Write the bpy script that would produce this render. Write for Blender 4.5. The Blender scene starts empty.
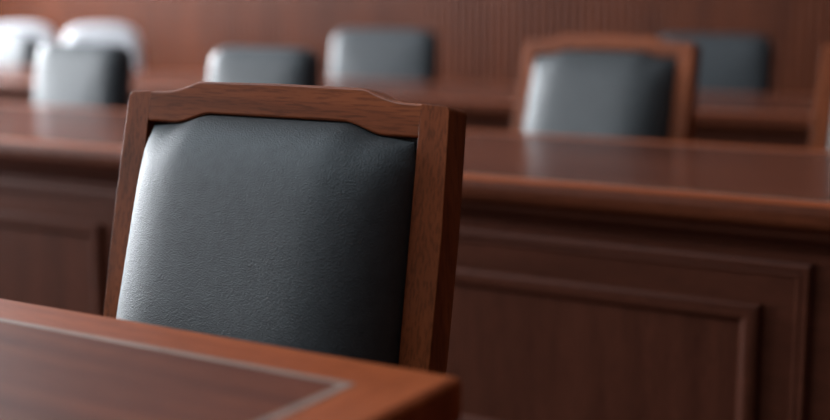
import bpy, bmesh, math, random
from mathutils import Vector, Matrix
random.seed(4)
S = bpy.context.scene
COL = S.collection
PI = math.pi

# ------------------------------------------------------------------ helpers
def tag(o, label=None, cat=None, group=None, kind=None):
    if label: o['label'] = label
    if cat: o['category'] = cat
    if group: o['group'] = group
    if kind: o['kind'] = kind
    return o

def empty(name, loc=(0, 0, 0), rz=0.0):
    o = bpy.data.objects.new(name, None)
    o.empty_display_size = 0.1
    COL.objects.link(o)
    o.location = loc
    o.rotation_euler = (0, 0, rz)
    return o

def link(name, bm, mat, parent=None, smooth=True, bevel=0.0, seg=2, angle=35, tight=None):
    if tight:
        wl = bm.edges.layers.float.new('bevel_weight_edge')
        bm.normal_update()
        for e in bm.edges:
            sharp = len(e.link_faces) == 2 and e.calc_face_angle(0) > math.radians(40)
            e[wl] = 0.0 if not sharp else (0.15 if tight(e) else 1.0)
    bmesh.ops.recalc_face_normals(bm, faces=bm.faces)
    me = bpy.data.meshes.new(name)
    bm.to_mesh(me)
    bm.free()
    o = bpy.data.objects.new(name, me)
    COL.objects.link(o)
    me.materials.append(mat)
    if parent is not None: o.parent = parent
    if smooth:
        for p in me.polygons: p.use_smooth = True
        me.set_sharp_from_angle(angle=math.radians(angle))
    if bevel > 0:
        m = o.modifiers.new('bevel', 'BEVEL')
        m.width = bevel; m.segments = seg; m.limit_method = 'WEIGHT' if tight else 'ANGLE'; m.angle_limit = math.radians(40)
        m.harden_normals = False
        for p in me.polygons: p.use_smooth = True
    return o

def box(bm, x0, x1, y0, y1, z0, z1):
    v = [bm.verts.new((x, y, z)) for x in (x0, x1) for y in (y0, y1) for z in (z0, z1)]
    for f in ((0, 1, 3, 2), (4, 6, 7, 5), (0, 4, 5, 1), (2, 3, 7, 6), (0, 2, 6, 4), (1, 5, 7, 3)):
        bm.faces.new([v[i] for i in f])

def boxobj(name, b, mat, parent=None, bevel=0.0, seg=2):
    bm = bmesh.new()
    box(bm, *b)
    return link(name, bm, mat, parent, bevel=bevel, seg=seg)

def loft(bm, rings, cap=True, closed=True):
    R = [[bm.verts.new(p) for p in r] for r in rings]
    n = len(R[0])
    for a, b in zip(R, R[1:]):
        for i in range(n if closed else n - 1):
            j = (i + 1) % n
            bm.faces.new((a[i], a[j], b[j], b[i]))
    if cap:
        bm.faces.new(R[0][::-1]); bm.faces.new(R[-1])

def copy_tree(o, parent=None):
    c = o.copy()
    COL.objects.link(c)
    if parent is not None: c.parent = parent
    for ch in [k for k in bpy.data.objects if k.parent == o]:
        copy_tree(ch, c)
    return c

# ------------------------------------------------------------------ materials
def new_mat(name):
    m = bpy.data.materials.new(name)
    m.use_nodes = True
    nt = m.node_tree
    return m, nt, nt.nodes['Principled BSDF']

def ramp(nt, fac, stops):
    r = nt.nodes.new('ShaderNodeValToRGB')
    e = r.color_ramp.elements
    while len(e) < len(stops): e.new(0.5)
    for k, (p, c) in enumerate(stops):
        e[k].position = p; e[k].color = (*c, 1)
    nt.links.new(fac, r.inputs['Fac'])
    return r

def wood(name, dark, mid, light, axis='X', scale=1.0, rough=0.42, coat=0.16, streak=0.33, bump=0.08, spec=0.10):
    m, nt, b = new_mat(name)
    L = nt.links.new
    tc = nt.nodes.new('ShaderNodeTexCoord')
    oi = nt.nodes.new('ShaderNodeObjectInfo')
    off = nt.nodes.new('ShaderNodeVectorMath'); off.operation = 'SCALE'
    cmb = nt.nodes.new('ShaderNodeCombineXYZ')
    for k in range(3): L(oi.outputs['Random'], cmb.inputs[k])
    L(cmb.outputs[0], off.inputs[0]); off.inputs['Scale'].default_value = 7.3
    add = nt.nodes.new('ShaderNodeVectorMath')
    L(tc.outputs['Object'], add.inputs[0]); L(off.outputs[0], add.inputs[1])
    mp = nt.nodes.new('ShaderNodeMapping')
    long_, cross = 1.6 * scale, 22 * scale
    mp.inputs['Scale'].default_value = {'X': (long_, cross, cross), 'Y': (cross, long_, cross), 'Z': (cross, cross, long_)}[axis]
    L(add.outputs[0], mp.inputs['Vector'])
    n1 = nt.nodes.new('ShaderNodeTexNoise'); n1.inputs['Scale'].default_value = 1.0
    n1.inputs['Detail'].default_value = 6; n1.inputs['Distortion'].default_value = 0.6
    L(mp.outputs[0], n1.inputs['Vector'])
    # fine pores: short dark dashes along the grain
    mp2 = nt.nodes.new('ShaderNodeMapping')
    l2, c2 = 26 * scale, 330 * scale
    mp2.inputs['Scale'].default_value = {'X': (l2, c2, c2), 'Y': (c2, l2, c2), 'Z': (c2, c2, l2)}[axis]
    L(add.outputs[0], mp2.inputs['Vector'])
    n2 = nt.nodes.new('ShaderNodeTexNoise'); n2.inputs['Scale'].default_value = 1.0; n2.inputs['Detail'].default_value = 3
    L(mp2.outputs[0], n2.inputs['Vector'])
    r1 = ramp(nt, n1.outputs['Fac'], [(0.28, dark), (0.5, mid), (0.74, light)])
    r2 = ramp(nt, n2.outputs['Fac'], [(0.38, (1 - streak,) * 3), (0.52, (1, 1, 1))])
    mx = nt.nodes.new('ShaderNodeMix'); mx.data_type = 'RGBA'; mx.blend_type = 'MULTIPLY'
    mx.inputs['Factor'].default_value = 1.0
    L(r1.outputs['Color'], mx.inputs['A']); L(r2.outputs['Color'], mx.inputs['B'])
    L(mx.outputs['Result'], b.inputs['Base Color'])
    b.inputs['Roughness'].default_value = rough
    b.inputs['Coat Weight'].default_value = coat
    b.inputs['Specular IOR Level'].default_value = spec
    b.inputs['Coat Roughness'].default_value = 0.18
    bp = nt.nodes.new('ShaderNodeBump'); bp.inputs['Strength'].default_value = bump; bp.inputs['Distance'].default_value = 0.002
    L(n2.outputs['Fac'], bp.inputs['Height']); L(bp.outputs['Normal'], b.inputs['Normal'])
    return m

def leather(name, col, rough=0.42, bump=0.28, spec=0.5, sheen=0.0):
    m, nt, b = new_mat(name)
    L = nt.links.new
    tc = nt.nodes.new('ShaderNodeTexCoord')
    v = nt.nodes.new('ShaderNodeTexVoronoi'); v.feature = 'SMOOTH_F1'; v.inputs['Scale'].default_value = 520
    v.inputs['Smoothness'].default_value = 0.6
    n = nt.nodes.new('ShaderNodeTexNoise'); n.inputs['Scale'].default_value = 420; n.inputs['Detail'].default_value = 4
    n.inputs['Distortion'].default_value = 0.8
    mp = nt.nodes.new('ShaderNodeMapping'); mp.inputs['Rotation'].default_value = (0, 0.5, 0); mp.inputs['Scale'].default_value = (0.75, 1, 1.25)
    L(tc.outputs['Object'], mp.inputs[0])
    L(mp.outputs[0], v.inputs['Vector']); L(mp.outputs[0], n.inputs['Vector'])
    a = nt.nodes.new('ShaderNodeMath'); a.operation = 'ADD'
    L(v.outputs['Distance'], a.inputs[0]); L(n.outputs['Fac'], a.inputs[1])
    bp = nt.nodes.new('ShaderNodeBump'); bp.inputs['Strength'].default_value = bump; bp.inputs['Distance'].default_value = 0.0015
    L(a.outputs[0], bp.inputs['Height']); L(bp.outputs['Normal'], b.inputs['Normal'])
    big = nt.nodes.new('ShaderNodeTexNoise'); big.inputs['Scale'].default_value = 60; big.inputs['Detail'].default_value = 4
    L(tc.outputs['Object'], big.inputs['Vector'])
    c = Vector(col)
    r = ramp(nt, big.outputs['Fac'], [(0.3, tuple(c * 0.85)), (0.7, tuple(c * 1.15))])
    L(r.outputs['Color'], b.inputs['Base Color'])
    b.inputs['Roughness'].default_value = rough
    b.inputs['Specular IOR Level'].default_value = spec
    return m

def plain(name, col, rough=0.6, noise=0.06, scale=8):
    m, nt, b = new_mat(name)
    n = nt.nodes.new('ShaderNodeTexNoise'); n.inputs['Scale'].default_value = scale; n.inputs['Detail'].default_value = 5
    tc = nt.nodes.new('ShaderNodeTexCoord'); nt.links.new(tc.outputs['Object'], n.inputs['Vector'])
    c = Vector(col)
    r = ramp(nt, n.outputs['Fac'], [(0.3, tuple(c * (1 - noise))), (0.7, tuple(c * (1 + noise)))])
    nt.links.new(r.outputs['Color'], b.inputs['Base Color'])
    b.inputs['Roughness'].default_value = rough
    return m

CH = dict(dark=(0.115, 0.030, 0.010), mid=(0.195, 0.050, 0.0165), light=(0.27, 0.073, 0.024))
WX = wood('mahogany_grain_across', **CH, axis='X')
WZ = wood('mahogany_grain_upright', **CH, axis='Z')
WY = wood('mahogany_grain_deep', **CH, axis='Y')
BD = dict(dark=(0.18, 0.039, 0.012), mid=(0.265, 0.058, 0.017), light=(0.34, 0.083, 0.026))
BX = wood('desk_border_across', **BD, axis='X', rough=0.42, streak=0.25, coat=0.0, spec=0.05)
EX = wood('desk_edge_across', dark=(0.065, 0.0165, 0.007), mid=(0.095, 0.024, 0.0098), light=(0.125, 0.033, 0.014), axis='X', rough=0.42, streak=0.25, coat=0.0, spec=0.08)
BY = wood('desk_border_deep', **BD, axis='Y', rough=0.42, streak=0.25, coat=0.0, spec=0.05)
CX = wood('desk_veneer', dark=(0.070, 0.022, 0.014), mid=(0.12, 0.036, 0.021), light=(0.22, 0.060, 0.028), axis='X', scale=0.9, rough=0.5, coat=0.0, spec=0.025, streak=0.2, bump=0.03)
CXF = wood('polished_desk_veneer', dark=(0.065, 0.020, 0.012), mid=(0.10, 0.030, 0.017), light=(0.14, 0.042, 0.022), axis='X', scale=0.9, rough=0.24, coat=0.0, spec=0.17, streak=0.15, bump=0.02)
INLAY = wood('pale_inlay', dark=(0.20, 0.13, 0.10), mid=(0.25, 0.165, 0.13), light=(0.30, 0.20, 0.16), axis='X', rough=0.35, streak=0.3)
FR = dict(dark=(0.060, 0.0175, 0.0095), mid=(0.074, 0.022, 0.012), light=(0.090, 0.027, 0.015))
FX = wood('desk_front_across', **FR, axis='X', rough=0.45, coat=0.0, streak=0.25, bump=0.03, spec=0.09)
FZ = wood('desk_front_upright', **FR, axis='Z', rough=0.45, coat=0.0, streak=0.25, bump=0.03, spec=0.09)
WALLW = wood('wall_slats', dark=(0.054, 0.0125, 0.0040), mid=(0.076, 0.0178, 0.0056), light=(0.104, 0.0255, 0.0085), axis='Z', rough=0.45, coat=0.0, spec=0.085, streak=0.2, bump=0.02, scale=0.7)
LEATHER = leather('black_leather', (0.030, 0.0335, 0.035), rough=0.52, bump=0.36, spec=0.37)
BLACKL = leather('smooth_black_leather', (0.027, 0.031, 0.034), rough=0.42, bump=0.12, spec=0.4)
WHITEL = leather('white_leather', (0.50, 0.505, 0.52), rough=0.45, bump=0.1)
FLOORM = wood('floor_boards', dark=(0.05, 0.022, 0.014), mid=(0.075, 0.033, 0.02), light=(0.10, 0.045, 0.028), axis='X', rough=0.4, streak=0.2)
CEILM = plain('ceiling_plaster', (0.62, 0.66, 0.70), 0.8)
PLAST = plain('wall_plaster', (0.42, 0.38, 0.35), 0.8)
DARKP = wood('side_wall_panelling', dark=(0.05, 0.018, 0.011), mid=(0.07, 0.025, 0.015), light=(0.09, 0.033, 0.02), axis='Z', rough=0.45, coat=0.1, streak=0.2)
WFRAME = plain('window_frame_paint', (0.55, 0.54, 0.52), 0.5)
METAL, mnt, mb = new_mat('dark_metal')
mb.inputs['Base Color'].default_value = (0.08, 0.08, 0.085, 1); mb.inputs['Metallic'].default_value = 0.9; mb.inputs['Roughness'].default_value = 0.35
GLASS, gnt, gb = new_mat('window_glass')
gt = gnt.nodes.new('ShaderNodeBsdfTransparent'); gg = gnt.nodes.new('ShaderNodeBsdfGlossy'); gm = gnt.nodes.new('ShaderNodeMixShader')
gg.inputs['Roughness'].default_value = 0.02; gm.inputs[0].default_value = 0.05
gnt.links.new(gt.outputs[0], gm.inputs[1]); gnt.links.new(gg.outputs[0], gm.inputs[2])
gnt.links.new(gm.outputs[0], gnt.nodes['Material Output'].inputs['Surface'])

# ------------------------------------------------------------------ the room
RX0, RX1, RY0, RY1, RZ = -8.6, 3.6, -4.2, 6.95, 3.7
tag(boxobj('floor', (RX0 - .2, RX1 + .2, RY0 - .2, RY1 + .3, -0.1, 0), FLOORM), kind='structure')
SK = (-4.7, -1.5, -1.4, 0.6)      # ceiling opening added to let an unseen fill light in
bm = bmesh.new()
for bb in ((RX0 - .2, SK[0], RY0 - .2, RY1 + .3), (SK[1], RX1 + .2, RY0 - .2, RY1 + .3), (SK[0], SK[1], RY0 - .2, SK[2]), (SK[0], SK[1], SK[3], RY1 + .3)):
    box(bm, *bb, RZ, RZ + .1)
tag(link('ceiling', bm, CEILM, smooth=False), kind='structure')
tag(boxobj('wall_right', (RX1, RX1 + .2, RY0, RY1 + .2, 0, RZ), DARKP), kind='structure')
tag(boxobj('wall_front', (RX0, RX1, RY0 - .2, RY0, 0, RZ), DARKP), kind='structure')
# rear wall: one fluted timber skin of narrow upright slats
bm = bmesh.new()
PITCH = 0.050
prof = []
x = RX0 - .2
while x < RX1 + .2:
    for t, d in ((0, .016), (.14, .003), (.3, 0), (.6, 0), (.76, .003), (.90, .016)):
        prof.append((x + t * PITCH, d))
    x += PITCH
lo = [bm.verts.new((px, RY1 + d, 0)) for px, d in prof]
hi = [bm.verts.new((px, RY1 + d, RZ)) for px, d in prof]
lb = [bm.verts.new((prof[k][0], RY1 + .2, 0)) for k in (0, -1)]
hb = [bm.verts.new((prof[k][0], RY1 + .2, RZ)) for k in (0, -1)]
for i in range(len(prof) - 1):
    bm.faces.new((lo[i], lo[i + 1], hi[i + 1], hi[i]))
bm.faces.new((lb[0], hb[0], hb[1], lb[1]))
bm.faces.new((lo[0], hi[0], hb[0], lb[0])); bm.faces.new((lo[-1], lb[1], hb[1], hi[-1]))
tag(link('wall_back', bm, WALLW), kind='structure')
tag(boxobj('baseboard_back', (RX0, RX1, RY1 - .018, RY1 + .004, 0, .12), FX, bevel=.004), kind='structure')

# left wall with tall windows (outside the picture; they light the room)
WINS = [(-2.6, -0.9), (-0.3, 1.4), (2.0, 3.7), (4.3, 6.0)]
WZ0, WZ1 = 0.85, 3.25
bm = bmesh.new()
xs0, xs1 = RX0 - .2, RX0
box(bm, xs0, xs1, RY0 - .2, RY1 + .2, 0, WZ0)
box(bm, xs0, xs1, RY0 - .2, RY1 + .2, WZ1, RZ)
edges = [RY0 - .2] + [v for w in WINS for v in w] + [RY1 + .2]
for a, b in zip(edges[0::2], edges[1::2]):
    box(bm, xs0, xs1, a, b, WZ0, WZ1)
tag(link('wall_left', bm, PLAST, smooth=False), kind='structure')
for k, (a, b) in enumerate(WINS):
    w = empty('window_%d' % (k + 1), (RX0 - .1, (a + b) / 2, WZ0)); tag(w, kind='structure')
    h = (b - a) / 2; H = WZ1 - WZ0
    bm = bmesh.new()
    for bb in ((-.03, .03, -h, -h + .06, 0, H), (-.03, .03, h - .06, h, 0, H), (-.03, .03, -h + .06, h - .06, 0, .06),
               (-.03, .03, -h + .06, h - .06, H - .06, H), (-.025, .025, -.025, .025, .06, H - .06)):
        box(bm, *bb)
    link('window_frame', bm, WFRAME, w, smooth=False)
    boxobj('window_pane', (-.004, .004, -h + .05, h - .05, .05, H - .05), GLASS, w)
    boxobj('window_sill', (-.1, .16, -h - .05, h + .05, -.04, 0), WFRAME, w, bevel=.006)

w = empty('window_%d' % (len(WINS) + 1), ((SK[0] + SK[1]) / 2, (SK[2] + SK[3]) / 2, RZ)); tag(w, kind='structure')  # added skylight, made up to brighten the tops of the seat backs
hx, hy = (SK[1] - SK[0]) / 2, (SK[3] - SK[2]) / 2
bm = bmesh.new()
for bb in ((-hx, hx, -hy, -hy + .05, .02, .1), (-hx, hx, hy - .05, hy, .02, .1), (-hx, -hx + .05, -hy + .05, hy - .05, .02, .1), (hx - .05, hx, -hy + .05, hy - .05, .02, .1), (-.025, .025, -hy + .05, hy - .05, .03, .09)):
    box(bm, *bb)
link('window_frame', bm, WFRAME, w, smooth=False)
boxobj('window_pane', (-hx + .04, hx - .04, -hy + .04, hy - .04, .055, .063), GLASS, w)

# ------------------------------------------------------------------ desks
def frame_ring(bm, x0, x1, z0, z1, yf, prof):
    """mitred rectangular moulding on the plane y = yf facing -Y; prof = [(inset, height)]"""
    rings = []
    for d, hgt in prof:
        rings.append([(x0 + d, yf - hgt, z0 + d), (x1 - d, yf - hgt, z0 + d), (x1 - d, yf - hgt, z1 - d), (x0 + d, yf - hgt, z1 - d)])
    R = [[bm.verts.new(p) for p in r] for r in rings]
    for a, b in zip(R, R[1:]):
        for i in range(4):
            j = (i + 1) % 4
            bm.faces.new((a[i], a[j], b[j], b[i]))

def flat_ring(bm, x0, x1, y0, y1, wx, wy, z0, z1):
    o = [(x0, y0), (x1, y0), (x1, y1), (x0, y1)]
    i_ = [(x0 + wx, y0 + wy), (x1 - wx, y0 + wy), (x1 - wx, y1 - wy), (x0 + wx, y1 - wy)]
    R = [[bm.verts.new((*p, z)) for p in q] for q, z in ((o, z0), (o, z1), (i_, z1), (i_, z0))]
    for a, b in zip(R, R[1:] + R[:1]):
        for i in range(4):
            j = (i + 1) % 4
            bm.faces.new((a[i], a[j], b[j], b[i]))

def make_desk(x0, x1, y0, y1, label, panels, border_x=.072, border_y=.073, flush=True, zt=.76, lip=.05, edge=.016, slab=None):
    root = empty('panelled_desk', ((x0 + x1) / 2, (y0 + y1) / 2, 0))
    tag(root, label, 'desk', 'rows of panelled courtroom desks')
    hx, hy = (x1 - x0) / 2, (y1 - y0) / 2
    T = .045
    # slab
    boxobj('desk_top', (-hx, hx, -hy, hy, zt - T, zt - .001), slab or EX, root, bevel=edge, seg=4)
    # mitred end borders, grain running front to back
    for s in (-1, 1):
        bm = bmesh.new()
        e = edge + .001
        q = [(s * (hx - e), -hy + e), (s * (hx - e), hy - e), (s * (hx - border_x), hy - border_y), (s * (hx - border_x), -hy + border_y)]
        loft(bm, [[(*p, zt - .003) for p in q], [(*p, zt - .0004) for p in q]])
        link('end_border', bm, BY, root, smooth=False)
    for s in (-1, 1):
        bm = bmesh.new()
        e = edge + .001
        q = [(-hx + e, s * (hy - e)), (hx - e, s * (hy - e)), (hx - border_x, s * (hy - border_y)), (-hx + border_x, s * (hy - border_y))]
        loft(bm, [[(*p, zt - .003) for p in q], [(*p, zt - .0004) for p in q]])
        link('long_border', bm, BX, root, smooth=False)
    bm = bmesh.new()
    flat_ring(bm, -hx + border_x, hx - border_x, -hy + border_y, hy - border_y, .010, .010, zt - .004, zt + .0001)
    tag(link('inlay_strip', bm, INLAY, root, smooth=False), 'pale inlay line around the desk top')
    bx, by = border_x + .010, border_y + .010
    boxobj('top_panel', (-hx + bx, hx - bx, -hy + by, hy - by, zt - .004, zt - .0002), CX if slab else CXF, root)
    # under-top moulding along the front
    yf = -hy + lip
    bm = bmesh.new()
    pr = [(yf, zt - T), (-hy + .014, zt - T), (-hy + .016, zt - T - .010), (-hy + .024, zt - T - .020), (yf - .008, zt - T - .028), (yf - .004, zt - T - .040), (yf, zt - T - .042)]
    xa, xb = -hx + .012, hx - .012
    loft(bm, [[(xa, a, b) for a, b in pr], [(xb, a, b) for a, b in pr]])
    link('cornice_moulding', bm, FX, root)
    # front board, ends, plinth
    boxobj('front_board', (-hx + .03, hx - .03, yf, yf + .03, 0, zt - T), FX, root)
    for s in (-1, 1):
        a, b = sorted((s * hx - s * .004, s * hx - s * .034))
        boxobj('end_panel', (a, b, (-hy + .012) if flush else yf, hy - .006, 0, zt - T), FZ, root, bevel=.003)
    bm = bmesh.new()
    box(bm, -hx + .034, hx - .034, yf - .014, yf, 0, .10)
    link('plinth', bm, FX, root, bevel=.004)
    # panels: thin outer bead, raised bolection moulding, sunk field
    cx = (x0 + x1) / 2
    for (pa, pb) in panels:
        a, b = pa - cx, pb - cx
        zo0, zo1, zi0, zi1 = .13, .655, .225, .572
        bm = bmesh.new()
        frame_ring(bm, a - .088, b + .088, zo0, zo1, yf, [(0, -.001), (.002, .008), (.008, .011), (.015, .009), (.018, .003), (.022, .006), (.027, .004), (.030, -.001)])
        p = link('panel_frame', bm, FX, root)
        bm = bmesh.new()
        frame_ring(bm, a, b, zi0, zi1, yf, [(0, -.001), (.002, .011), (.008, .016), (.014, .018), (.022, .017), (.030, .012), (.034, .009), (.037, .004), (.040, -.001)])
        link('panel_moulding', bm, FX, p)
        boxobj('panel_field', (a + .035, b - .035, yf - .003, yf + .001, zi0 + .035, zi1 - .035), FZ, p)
    return root

W_ = 1.62
mid_panels = [(-2.0 + W_ * k, -.62 + W_ * k) for k in (-2, -1, 0, 1)]
make_desk(-5.40, 1.13, 2.165, 3.07, 'long mahogany desk with moulded front panels behind the big black chair', mid_panels)
far_panels = [(-7.4 + W_ * k, -7.4 + 1.355 + W_ * k) for k in range(5)]
make_desk(-7.56, .52, 3.955, 4.90, 'farthest mahogany desk, just before the slatted wall and its chairs', far_panels)
near_panels = [(-2.35 + .14, -.553 - .14)]
make_desk(-2.35, -.552, .10, .996, 'nearest mahogany desk with a pale inlay line, in the bottom left foreground', near_panels, lip=.04, edge=.007, slab=BX)

# ------------------------------------------------------------------ framed chair
REC = math.radians(11)
def P(u, v, w):   # back-rest plane: u right, v up along the rake, w out of the front
    return (u, .319 + v * math.sin(REC) - w * math.cos(REC), .98 + v * math.cos(REC) + w * math.sin(REC))

def top_edge(u):
    a = abs(u)
    if a <= .134: return .0205 - .0015 * (a / .134)
    if a >= .192: return .004 - .002 * (a - .192) / .06
    t = (.192 - a) / (.192 - .134)
    return .004 + .015 * (t ** 1.7)

def open_edge(u):
    a = abs(u)
    if a <= .106: return -.0235
    if a >= .168: return -.038
    t = (.168 - a) / (.168 - .106)
    t = t * t * (3 - 2 * t)
    return -.038 + .0145 * t

def prism(bm, poly, w0, w1):
    loft(bm, [[P(u, v, w1) for u, v in poly], [P(u, v, w0) for u, v in poly]])

def leg_bm(x, y, z0, z1, a0, a1, dy=0.0):
    bm = bmesh.new()
    loft(bm, [[(x + sx * a0, y + dy + sy * a0, z0) for sx, sy in ((-1, -1), (1, -1), (1, 1), (-1, 1))],
              [(x + sx * a1, y + sy * a1, z1) for sx, sy in ((-1, -1), (1, -1), (1, 1), (-1, 1))]])
    return bm

def joint(e):
    # the upright edges where rail and stile meet stay almost square
    return all(abs(abs(v.co.x) - .216) < 1e-4 and v.co.z > .935 for v in e.verts)

def make_framed(label, loc, rz=0):
    root = empty('framed_armless_chair', loc, rz)
    tag(root, label, 'chair', 'chairs set behind the desks')
    D = .044
    IN = .216
    # top rail with raised centre
    n = 60
    us = [-IN + 2 * IN * k / n for k in range(n + 1)]
    poly = [(u, top_edge(u)) for u in us] + [(u, open_edge(u)) for u in reversed(us)]
    bm = bmesh.new()
    prism(bm, poly, -D, 0)
    bmesh.ops.remove_doubles(bm, verts=bm.verts, dist=1e-6)
    link('top_rail', bm, WX, root, bevel=.003, seg=3, tight=joint)
    for s in (-1, 1):
        O = .2555
        vb = -.56
        arc = [(O - .008 + .008 * math.sin(t), top_edge(O) - .008 + .008 * math.cos(t)) for t in [k * PI / 12 for k in range(7)]]
        poly = [(IN, top_edge(IN))] + arc + [(O + .006, -.15), (O + .007, -.30), (O + .004, vb), (IN + .008, vb), (IN + .004, -.30), (IN, -.038)]
        poly = [(s * u, v) for u, v in poly]
        if s < 0: poly = poly[::-1]
        bm = bmesh.new()
        prism(bm, poly, -D, 0)
        link('stile', bm, WZ, root, bevel=.003, seg=3, tight=joint)
        yb = P(0, vb, -D / 2)
        link('leg', leg_bm(s * .240, yb[1], 0, yb[2] + .02, .017, .022, dy=.05), WZ, root, bevel=.003)
        link('leg', leg_bm(s * .225, -.205, 0, .43, .016, .022), WZ, root, bevel=.003)
    bm = bmesh.new()
    prism(bm, [(-IN - .004, -.40), (IN + .004, -.40), (IN + .006, -.45), (-IN - .006, -.45)][::-1], -D + .006, -.004)
    link('lower_rail', bm, WX, root, bevel=.003)
    bm = bmesh.new()
    prism(bm, [(-IN - .003, -.02), (IN + .003, -.02), (IN + .003, -.41), (-IN - .003, -.41)][::-1], -D + .008, -.014)
    link('back_panel', bm, BLACKL, root)
    # domed leather pad filling the frame
    bm = bmesh.new()
    NU, NV = 56, 64
    G = []
    for j in range(NV + 1):
        row = []
        v_ = -1 + 2 * j / NV
        v_ = math.copysign(1 - (1 - abs(v_)) ** 1.5, v_)
        for i in range(NU + 1):
            u_ = -1 + 2 * i / NU
            u_ = math.copysign(1 - (1 - abs(u_)) ** 1.5, u_)
            # keep the pad's corners rounded
            cu = u_ * (1 - .030 * max(0, abs(v_) - .8) / .2 * max(0, abs(u_) - .8) / .2)
            U = cu * (IN + .004 * (-v_ * .5 + .5) - .001)
            top = open_edge(U) - .0015; bot = -.402
            cv = v_ * (1 - .022 * max(0, abs(u_) - .8) / .2 * max(0, abs(v_) - .8) / .2)
            V = bot + (top - bot) * (cv + 1) / 2
            h = (1 - abs(u_) ** 5) ** .68 * (1 - abs(v_) ** 6) ** .62
            hgt = .046 + .050 * (1 - (v_ + 1) / 2) ** .8 if v_ < 1 else .030
            row.append(bm.verts.new(P(U, V, -.005 + (hgt + .005) * h)))
        G.append(row)
    for j in range(NV):
        for i in range(NU):
            bm.faces.new((G[j][i], G[j][i + 1], G[j + 1][i + 1], G[j + 1][i]))
    link('backrest_pad', bm, LEATHER, root, angle=80)
    # seat
    bm = bmesh.new()
    for bb in ((-.25, .25, -.228, -.200, .39, .45), (-.25, .25, .185, .21, .39, .45), (-.25, -.222, -.2, .185, .39, .45), (.222, .25, -.2, .185, .39, .45)):
        box(bm, *bb)
    link('seat_frame', bm, WX, root, bevel=.003)
    bm = bmesh.new()
    rings = []
    for z, k in ((.445, .97), (.455, 1.0), (.475, 1.0), (.490, .97), (.498, .90), (.502, .7), (.503, .35)):
        r = []
        for t in range(40):
            a = 2 * PI * t / 40
            c, s_ = math.cos(a), math.sin(a)
            e = 2 / 7
            r.append((.242 * k * math.copysign(abs(c) ** e, c), -.012 + .212 * k * math.copysign(abs(s_) ** e, s_), z))
        rings.append(r)
    loft(bm, rings)
    link('seat', bm, LEATHER, root, angle=60)
    return root

big = make_framed('large black leather chair with brown wooden frame, in focus behind the nearest desk', (-.998, .981, 0))
def put_framed(x, y, rz, label, name=None):
    c = copy_tree(big)
    c.location = (x, y, 0); c.rotation_euler = (0, 0, rz); c.scale = (1.05, 1.05, 1.018)
    c['label'] = label
    return c
put_framed(-1.44, 2.99, math.radians(-7), 'blurred black leather chair with orange-brown wooden frame behind the middle desk')
put_framed(-.538, 2.99, 0, 'wooden framed chair cut off by the right edge of the photo')

# ------------------------------------------------------------------ fully upholstered chairs
def pad_rings(w, h, t, n=48, arch=0.0, e=7.0, flare=0.0):
    """outline ring of a back cushion in (u, v)"""
    out = []
    for k in range(n):
        a = 2 * PI * k / n
        c, s = math.cos(a), math.sin(a)
        u = w / 2 * math.copysign(abs(c) ** (2 / e), c)
        v = h / 2 * math.copysign(abs(s) ** (2 / e), s)
        if v > 0: v -= arch * (2 * abs(u) / w) ** 2.4 * (v / (h / 2))
        u *= 1 + flare * (v / (h / 2)) if v > 0 else 1
        out.append((u, v))
    return out

def make_padded(name, label, loc, rz, mat, w=.46, top=.965, h=.52, t=.10, arch=0.0, e=9.0, flare=0.0, group='chairs set behind the desks'):
    root = empty(name, loc, rz)
    tag(root, label, 'chair', group)
    r = math.radians(9)
    z0 = top - h * math.cos(r)
    y0 = .215
    def Q(u, v, d):  # d forward
        vv = v + h / 2
        return (u, y0 + vv * math.sin(r) - d * math.cos(r), z0 + vv * math.cos(r) + d * math.sin(r))
    bm = bmesh.new()
    rings = []
    o = pad_rings(w, h, t, arch=arch, e=e, flare=flare)
    for k, d in ((.86, -t), (.96, -t + .006), (1.0, -t + .022), (1.0, -.045), (.985, -.026), (.955, -.011), (.90, -.001), (.84, .004), (.7, .008), (.4, .012), (.1, .013)):
        m = 1 - k
        rings.append([Q(math.copysign(max(0, abs(u) - m * w * .5), u), math.copysign(max(0, abs(v) - m * w * .5), v) if k > .8 else v * k, d) for u, v in o])
    loft(bm, rings)
    link('backrest', bm, mat, root, angle=50)
    bm = bmesh.new()
    rings = []
    for z, k in ((.40, .93), (.405, .99), (.42, 1), (.465, 1), (.485, .97), (.495, .88), (.5, .5)):
        rg = []
        for q in range(40):
            a = 2 * PI * q / 40
            c, s = math.cos(a), math.sin(a)
            rg.append(((w / 2 + .01) * k * math.copysign(abs(c) ** .3, c), -.02 + .23 * k * math.copysign(abs(s) ** .3, s), z))
        rings.append(rg)
    loft(bm, rings)
    link('seat', bm, mat, root, angle=50)
    bm = bmesh.new()
    box(bm, -.2, .2, -.2, .17, .365, .402)
    link('seat_frame', bm, WX, root, bevel=.004)
    for sx in (-1, 1):
        link('leg', leg_bm(sx * .185, -.19, 0, .38, .014, .02), WZ, root, bevel=.003)
        link('leg', leg_bm(sx * .185, .16, 0, .38, .014, .02, dy=.04), WZ, root, bevel=.003)
    return root

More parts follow.
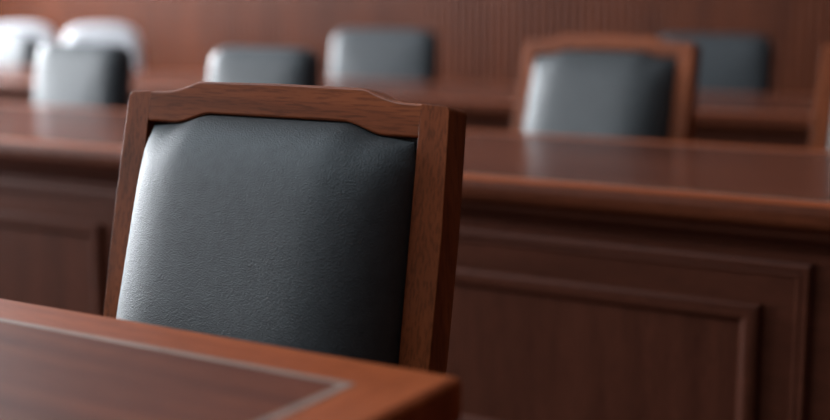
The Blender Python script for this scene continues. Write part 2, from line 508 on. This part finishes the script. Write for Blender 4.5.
UP = 'upholstered_chair'
u1 = make_padded(UP, 'black leather chair left of the large chair, shining pale grey before a white chair', (-3.52, 3.08, 0), 0, BLACKL, w=.43, h=.54, top=.965)
def put_padded(src, x, y, rz, label):
    c = copy_tree(src)
    c.location = (x, y, 0); c.rotation_euler = (0, 0, rz)
    c['label'] = label
    return c
put_padded(u1, -2.675, 3.08, 0, 'black leather chair seen just above the left half of the large chair')
make_padded(UP, 'black leather chair seen just above the right half of the large chair', (-3.355, 4.94, 0), math.radians(5), BLACKL, w=.57, h=.56, top=.99)
make_padded(UP, 'dark leather chair half hidden behind the blurred orange-brown framed chair', (-1.70, 4.94, 0), math.radians(6), BLACKL, w=.51, h=.56, top=.985)
make_padded(UP, 'glossy leather chair cut off by the left edge of the photo', (-6.06, 4.95, 0), 0, BLACKL, w=.46, h=.5, top=.925)
w1 = make_padded('arched_chair', 'white round-topped chair at the left edge of the photo', (-6.68, 5.85, 0), math.radians(40), WHITEL, w=.50, top=.985, h=.58, arch=.035, e=5.5, group='white chairs by the slatted wall')
put_padded(w1, -5.90, 5.85, math.radians(40), 'white round-topped chair by the slatted wall, behind a grey-shining leather chair')

# ------------------------------------------------------------------ light
def area(name, loc, rot, sx, sy, power, col):
    d = bpy.data.lights.new(name, 'AREA')
    d.shape = 'RECTANGLE'; d.size = sx; d.size_y = sy; d.energy = power; d.color = col
    o = bpy.data.objects.new(name, d)
    COL.objects.link(o)
    o.location = loc; o.rotation_euler = rot
    return o
for k, (a, b) in enumerate(WINS):
    area('window_daylight', (RX0 - .28, (a + b) / 2, (WZ0 + WZ1) / 2), (0, -PI / 2, 0), WZ1 - WZ0, b - a, (190, 380, 440, 760)[k], (0.90, 0.95, 1.0))
area('added_roof_fill', ((SK[0] + SK[1]) / 2, (SK[2] + SK[3]) / 2, RZ + .2), (0, 0, 0), SK[1] - SK[0], SK[3] - SK[2], 95, (0.74, 0.90, 1.0))  # invented fill lamp above the added ceiling opening, for the seat-back tops
world = bpy.data.worlds.new('overcast_sky'); S.world = world
world.use_nodes = True
world.node_tree.nodes['Background'].inputs['Color'].default_value = (0.75, 0.85, 1, 1)
world.node_tree.nodes['Background'].inputs['Strength'].default_value = 1.0

# ------------------------------------------------------------------ camera
PITCHC, YAW, CZ = math.radians(9.2), math.radians(31.3), 1.10
cd = bpy.data.cameras.new('camera')
cam = bpy.data.objects.new('camera', cd)
COL.objects.link(cam)
cam.location = (0, 0, CZ)
cam.rotation_euler = (PI / 2 - PITCHC, 0, YAW)
cd.sensor_width = 36; cd.lens = 1269 * 36 / 830
cd.clip_start = .05
cd.dof.use_dof = True
fw = Vector((-math.sin(YAW) * math.cos(PITCHC), math.cos(YAW) * math.cos(PITCHC), -math.sin(PITCHC)))
cd.dof.focus_distance = (Vector((-.97, 1.27, .86)) - cam.location).dot(fw)
cd.dof.aperture_fstop = 1.7
S.camera = cam
vs = S.view_settings
vs.view_transform = 'Standard'; vs.look = 'None'; vs.gamma = 1.0; vs.use_curve_mapping = False
vs.exposure = 0.45
